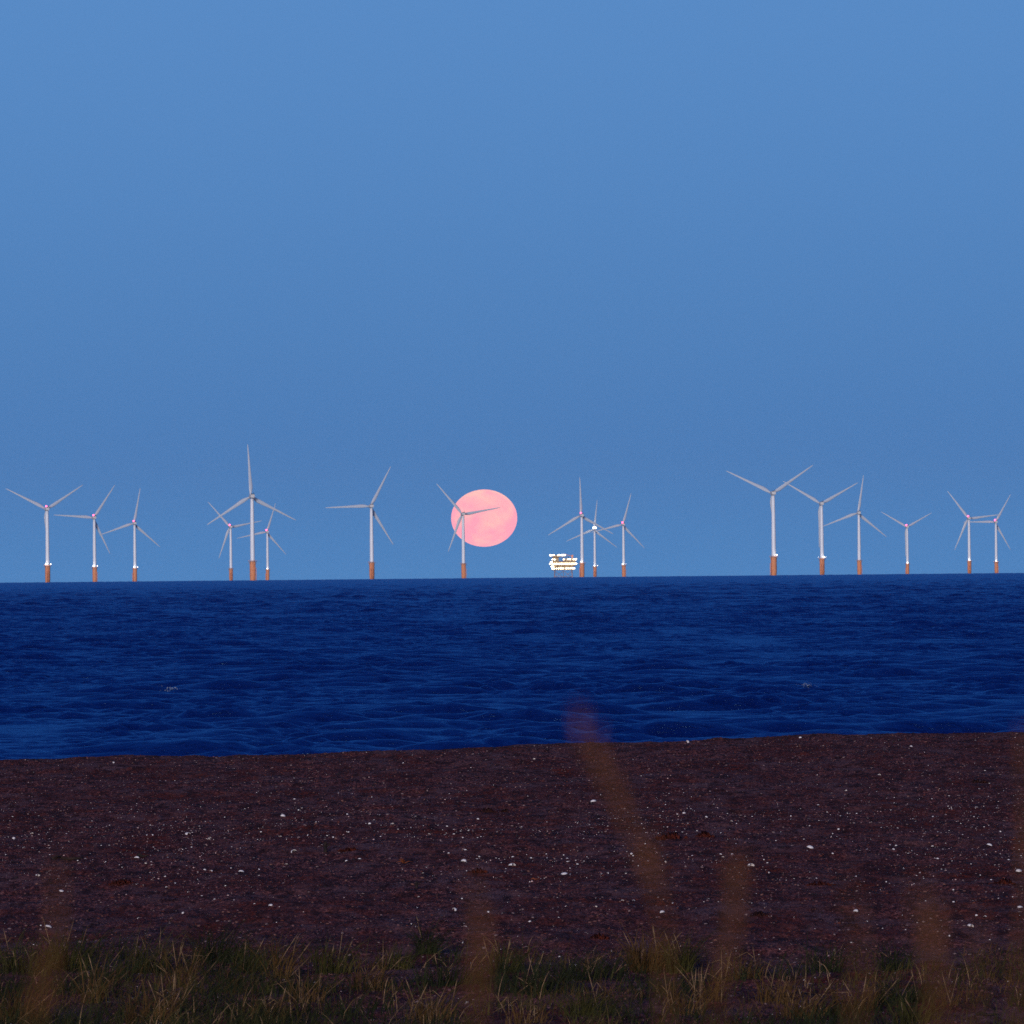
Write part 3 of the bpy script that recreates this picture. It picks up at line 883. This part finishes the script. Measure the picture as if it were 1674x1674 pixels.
#  hub x, hub y (photo), rotor angle clockwise from up, red lamps, white lamps at the platform [(x, r)], label
TURB = [
 (77, 833, 58, 1, [(-2.0, 1.25), (3.6, .8)], 'leftmost wind turbine, red light on its nacelle and two white lamps at its base'),
 (154, 847, 35, 1, [(-1.5, 1.3), (3.6, .8)], 'second wind turbine from the left edge, red lit, between a taller and a shorter one'),
 (220, 856, 12, 1, [(-1.0, 1.3), (3.8, .8)], 'third wind turbine from the left edge, red lit, shortest of the left group of three'),
 (377, 862, -40, 1, [], 'small red lit wind turbine just left of the tallest, no base lamp'),
 (412, 812, -2, 0, [], 'tallest wind turbine with dark orange base, standing between two small ones'),
 (437, 870, 19, 1, [(-.5, 1.1)], 'small red lit wind turbine just right of the tallest, lamp at its base'),
 (607, 828, 29, 0, [], 'unlit white wind turbine standing alone left of the moon'),
 (757, 841, -39, 0, [], 'wind turbine standing in front of the pink moon'),
 (951, 843, 0, 1, [(-1.2, 1.3)], 'red lit wind turbine directly right of the floodlit platform'),
 (972, 866, 8, 2, [(-1.0, 1.3), (4.6, .7)], 'short wind turbine with a bright pair of white lamps on its nacelle'),
 (1019, 858, 17, 1, [(-1.8, 1.3), (3.6, .5)], 'red lit wind turbine right of the one with the bright nacelle lamps'),
 (1264, 807, 57, 0, [(3.0, 1.0)], 'tall wind turbine right of centre, dark orange base with one lamp at its right'),
 (1343, 824, 62, 0, [(2.2, 1.15), (4.4, .5), (-4.4, .4)], 'tall wind turbine with a large base lamp, middle of the tall three on the right'),
 (1404, 839, 10, 0, [], 'unlit wind turbine with orange base, lowest of the tall three on the right'),
 (1483, 862, 62, 1, [(0, 1.3)], 'small lone red lit wind turbine between the tall three and the rightmost pair'),
 (1584, 848, -36, 1, [(0, 1.35)], 'taller of the rightmost pair of red lit wind turbines'),
 (1628, 854, 31, 1, [(0, 1.3)], 'rightmost wind turbine, shorter of the red lit pair'),
]
for i, (px, py, ang, red, lamps, lb) in enumerate(TURB):
    hor = 953.0 - 16.0 * px / 1674.0
    d = turbine_distance(hor - py)
    r_ = ray(px, py)
    az = math.atan2(r_.x, r_.y)
    t = empty('wind_turbine', (d * math.sin(az), d * math.cos(az), -d * d / (2 * RE)))
    tag(t, lb, 'wind turbine', 'wind turbines of the offshore wind farm')
    t.rotation_euler = (0, 0, -az)
    tp = part('transition_piece', t)
    pf = part('platform', t); part('railing', pf); part('boat_landing', tp, rot=(0, 0, R([0, 50, -60][i % 3])))
    part('tower', t)
    yaw = R(10)
    nac = part('nacelle', t, rot=(0, 0, yaw)); part('cooler', nac)
    hub = part('rotor_hub', t, loc=(-math.sin(yaw) * 7.6, math.cos(yaw) * 7.6, HUBZ + .2), rot=(R(0), R(0), yaw), key='hub')
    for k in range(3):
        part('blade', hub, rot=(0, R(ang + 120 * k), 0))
    mm = d / FPX
    if red == 1:
        o = part('aviation_light', t, loc=(-1.3 * mm, -2.4, HUBZ + 3.4)); s_ = mm * 1.55; o.scale = (s_, s_, s_)
    if red == 2:
        for x in (-1.7, 1.7):
            o = part('nacelle_lamp', t, loc=(x * mm, -2.4, HUBZ + 3.2), key='platform_lamp'); s_ = mm * 1.9; o.scale = (s_, s_, s_)
    for x, s_ in lamps:
        o = part('platform_lamp', t, loc=(x, -4.1, 20.9)); s_ *= 0.82 * max(1.0, mm * 1.05); o.scale = (s_, s_, s_)

# ------------------------------------------------------------------ floodlit substation
def substation():
    d = 9800.0
    r_ = ray(921, 941); az = math.atan2(r_.x, r_.y)
    t = empty('offshore_substation', (d * math.sin(az), d * math.cos(az), -d * d / (2 * RE)))
    t.rotation_euler = (0, 0, -az)
    tag(t, 'floodlit offshore platform on jacket legs, decks glowing with rows of white lights', 'offshore platform')
    W, D = 36.0, 22.0
    bm = bmesh.new()                                   # jacket: battered legs with bracing
    for sx in (-1, 1):
        for sy in (-1, 1):
            add_rod(bm, (sx * 13.5, sy * 9, -45), (sx * 11.5, sy * 8, 10), .75, 10)
    for sx in (-1, 0, 1):
        add_rod(bm, (sx * 12.0, -8.2, 8.5), (sx * 12.4, -8.2, -2), .35)
    for sy in (-1, 1):
        for a, b in ((-1, 0), (0, 1)):
            add_rod(bm, (a * 12, sy * 8.2, 9), (b * 12, sy * 8.2, 0), .32)
            add_rod(bm, (b * 12, sy * 8.2, 9), (a * 12, sy * 8.2, 0), .32)
        add_rod(bm, (-12.3, sy * 8.4, 1), (12.3, sy * 8.4, 1), .3)
    link('jacket', bm_mesh(bm, 'jacket'), M_JACK, t, True)
    decks = [(10.2, 31, -1), (15.6, 35, 0), (21.6, 36, 0), (27.6, 24, -5)]
    for z, w_, ox in decks:
        bm = bmesh.new(); add_box(bm, (ox, 0, z), (w_, D, .5))
        for k in range(int(w_ // 3) + 1):
            add_rod(bm, (ox - w_ / 2 + k * w_ / int(w_ // 3), -D / 2 + .1, z + .2), (ox - w_ / 2 + k * w_ / int(w_ // 3), -D / 2 + .1, z + 1.4), .07, 5)
        add_rod(bm, (ox - w_ / 2, -D / 2 + .1, z + 1.4), (ox + w_ / 2, -D / 2 + .1, z + 1.4), .07, 5)
        link('deck', bm_mesh(bm, 'deck'), M_DECK, t)
    for z0, z1, x0, x1 in ((10.45, 15.35, -15, 13), (15.85, 21.35, -16.5, 16.5), (21.85, 27.35, -14, -6), (21.85, 25.5, 0, 16), (27.85, 30.5, -14, -4)):
        bm = bmesh.new(); add_box(bm, ((x0 + x1) / 2, 2.0, (z0 + z1) / 2), (x1 - x0, 14, z1 - z0 - .02))
        n_ = int((x1 - x0) // 2)
        for k in range(n_): add_box(bm, (x0 + 1 + k * 2, -5.1, (z0 + z1) / 2), (.18, .2, z1 - z0 - .5))
        link('module', bm_mesh(bm, 'module'), M_WALL, t)
    bm = bmesh.new()
    for z0, z1, hw in ((10.4, 15.4, 14.5), (15.8, 21.4, 16.5), (21.8, 27.4, 14)):
        for k in range(5):
            x = -hw + k * hw / 2
            add_rod(bm, (x, -D / 2 + .6, z0), (x, -D / 2 + .6, z1), .3, 8)
    link('columns', bm_mesh(bm, 'columns'), M_DECK, t)
    bm = bmesh.new()                                   # deck crane at the right, mast at the left
    add_rod(bm, (12, -2, 21.8), (12, -2, 29), .8, 10); add_rod(bm, (12, -2, 28.5), (2, -2, 31.5), .35); add_box(bm, (12.4, -2, 29.2), (2.6, 2.2, 2.2), bevel=.2)
    link('crane', bm_mesh(bm, 'crane'), M_YEL, t)
    bm = bmesh.new()
    add_rod(bm, (-13, 0, 30), (-13, 0, 36), .12, 6); add_rod(bm, (-13.8, 0, 34), (-12.2, 0, 34), .08, 5)
    link('mast', bm_mesh(bm, 'mast'), M_STEEL, t)
    k = d / FPX
    rows = [(30.2, [900.5, 903, 906.5, 913.5, 916, 919, 922, 924.5], [1.5, 1.3, .9, 1, 1.2, 1.4, 1.5, 1.0]),
            (24.4, [904, 907.5, 922.5, 929.5, 932.5, 938.5, 942], [1.1, 1.2, 1.2, .9, 1.25, 1.2, 1.5]),
            (18.6, [900, 904, 907.5, 911, 914.5, 918, 921.5, 925, 928.5, 932, 935.5, 939, 942.5], [1.2] * 3 + [1.3] * 10),
            (21.0, [901.5, 903], [1.1, .9]),
            (15.0, [902.5, 905], [1.2, 1.2]),
            (12.2, [904, 907, 910.5, 914, 917.5, 921, 926.5, 930, 933.5, 937, 939.5], [1.3, 1.1, 1, 1.2, 1.3, 1.2, 1.3, 1.2, 1.2, 1.3, 1.1])]
    lm = prep(lamp_mesh(.62), M_WHT2)
    for z, xs, ss in rows:
        for x, s_ in zip(xs, ss):
            o = bpy.data.objects.new('floodlight', lm); C.objects.link(o); o.parent = t
            o.location = ((x - 921.5) * k, -D / 2 - .9, z); o.scale = (s_ * 1.7, s_ * 1.2, s_ * 1.25)
substation()

# ------------------------------------------------------------------ moon (flattened by refraction near the horizon)
def moon():
    D = 60000.0
    r_ = ray(791.5, 847)
    p = Vector((0, 0, EYE)) + r_ * D
    bm = bmesh.new(); bmesh.ops.create_uvsphere(bm, u_segments=96, v_segments=64, radius=1.0)
    me = bm_mesh(bm, 'moon')
    m = bpy.data.materials.new('reddened_moon_disc'); m.use_nodes = True
    n, l = m.node_tree.nodes, m.node_tree.links
    for q in list(n):
        if q.type == 'BSDF_PRINCIPLED': n.remove(q)
    e = n.new('ShaderNodeEmission'); l.new(e.outputs[0], n['Material Output'].inputs[0])
    t = n.new('ShaderNodeTexCoord')
    no = n.new('ShaderNodeTexNoise'); no.inputs['Scale'].default_value = 1.7; no.inputs['Detail'].default_value = 3; no.inputs['Roughness'].default_value = .5
    mp = n.new('ShaderNodeMapping'); mp.inputs['Location'].default_value = (3.3, 1.2, 7.1)
    l.new(t.outputs['Object'], mp.inputs[0]); l.new(mp.outputs[0], no.inputs['Vector'])
    sp = n.new('ShaderNodeSeparateXYZ'); l.new(t.outputs['Object'], sp.inputs[0])
    ma = n.new('ShaderNodeMath'); ma.operation = 'MULTIPLY_ADD'; ma.inputs[1].default_value = .11; l.new(sp.outputs['Z'], ma.inputs[0]); l.new(no.outputs['Fac'], ma.inputs[2])  # air's reddening low down put into the colour: peach above, pink below
    r1 = n.new('ShaderNodeValToRGB'); E = r1.color_ramp.elements
    E[0].position = .36; E[0].color = (*srgb(255, 160, 178), 1)
    E[1].position = .78; E[1].color = (*srgb(255, 190, 180), 1)
    l.new(ma.outputs[0], r1.inputs[0]); l.new(r1.outputs[0], e.inputs['Color'])
    e.inputs['Strength'].default_value = 1.28
    o = link('moon', me, m, smooth=True)
    o.location = p
    o.scale = (54.0 / FPX * D, 54.0 / FPX * D, 46.8 / FPX * D)
    tag(o, 'pink full moon, slightly flattened, low behind a wind turbine', 'moon')
moon()

# ------------------------------------------------------------------ air: thin sea haze
def haze():
    bm = bmesh.new(); add_box(bm, (0, 9950, 125), (44000, 22500, 340))
    m = bpy.data.materials.new('sea_haze'); m.use_nodes = True
    n = m.node_tree.nodes; n.remove(n['Principled BSDF'])
    v = n.new('ShaderNodeVolumePrincipled')
    v.inputs['Color'].default_value = (0.92, 0.94, 1.0, 1)
    v.inputs['Density'].default_value = 1.0e-5
    v.inputs['Anisotropy'].default_value = 0.2
    m.node_tree.links.new(v.outputs[0], n['Material Output'].inputs['Volume'])
    tag(link('haze', bm_mesh(bm, 'haze'), m), kind='stuff')
haze()
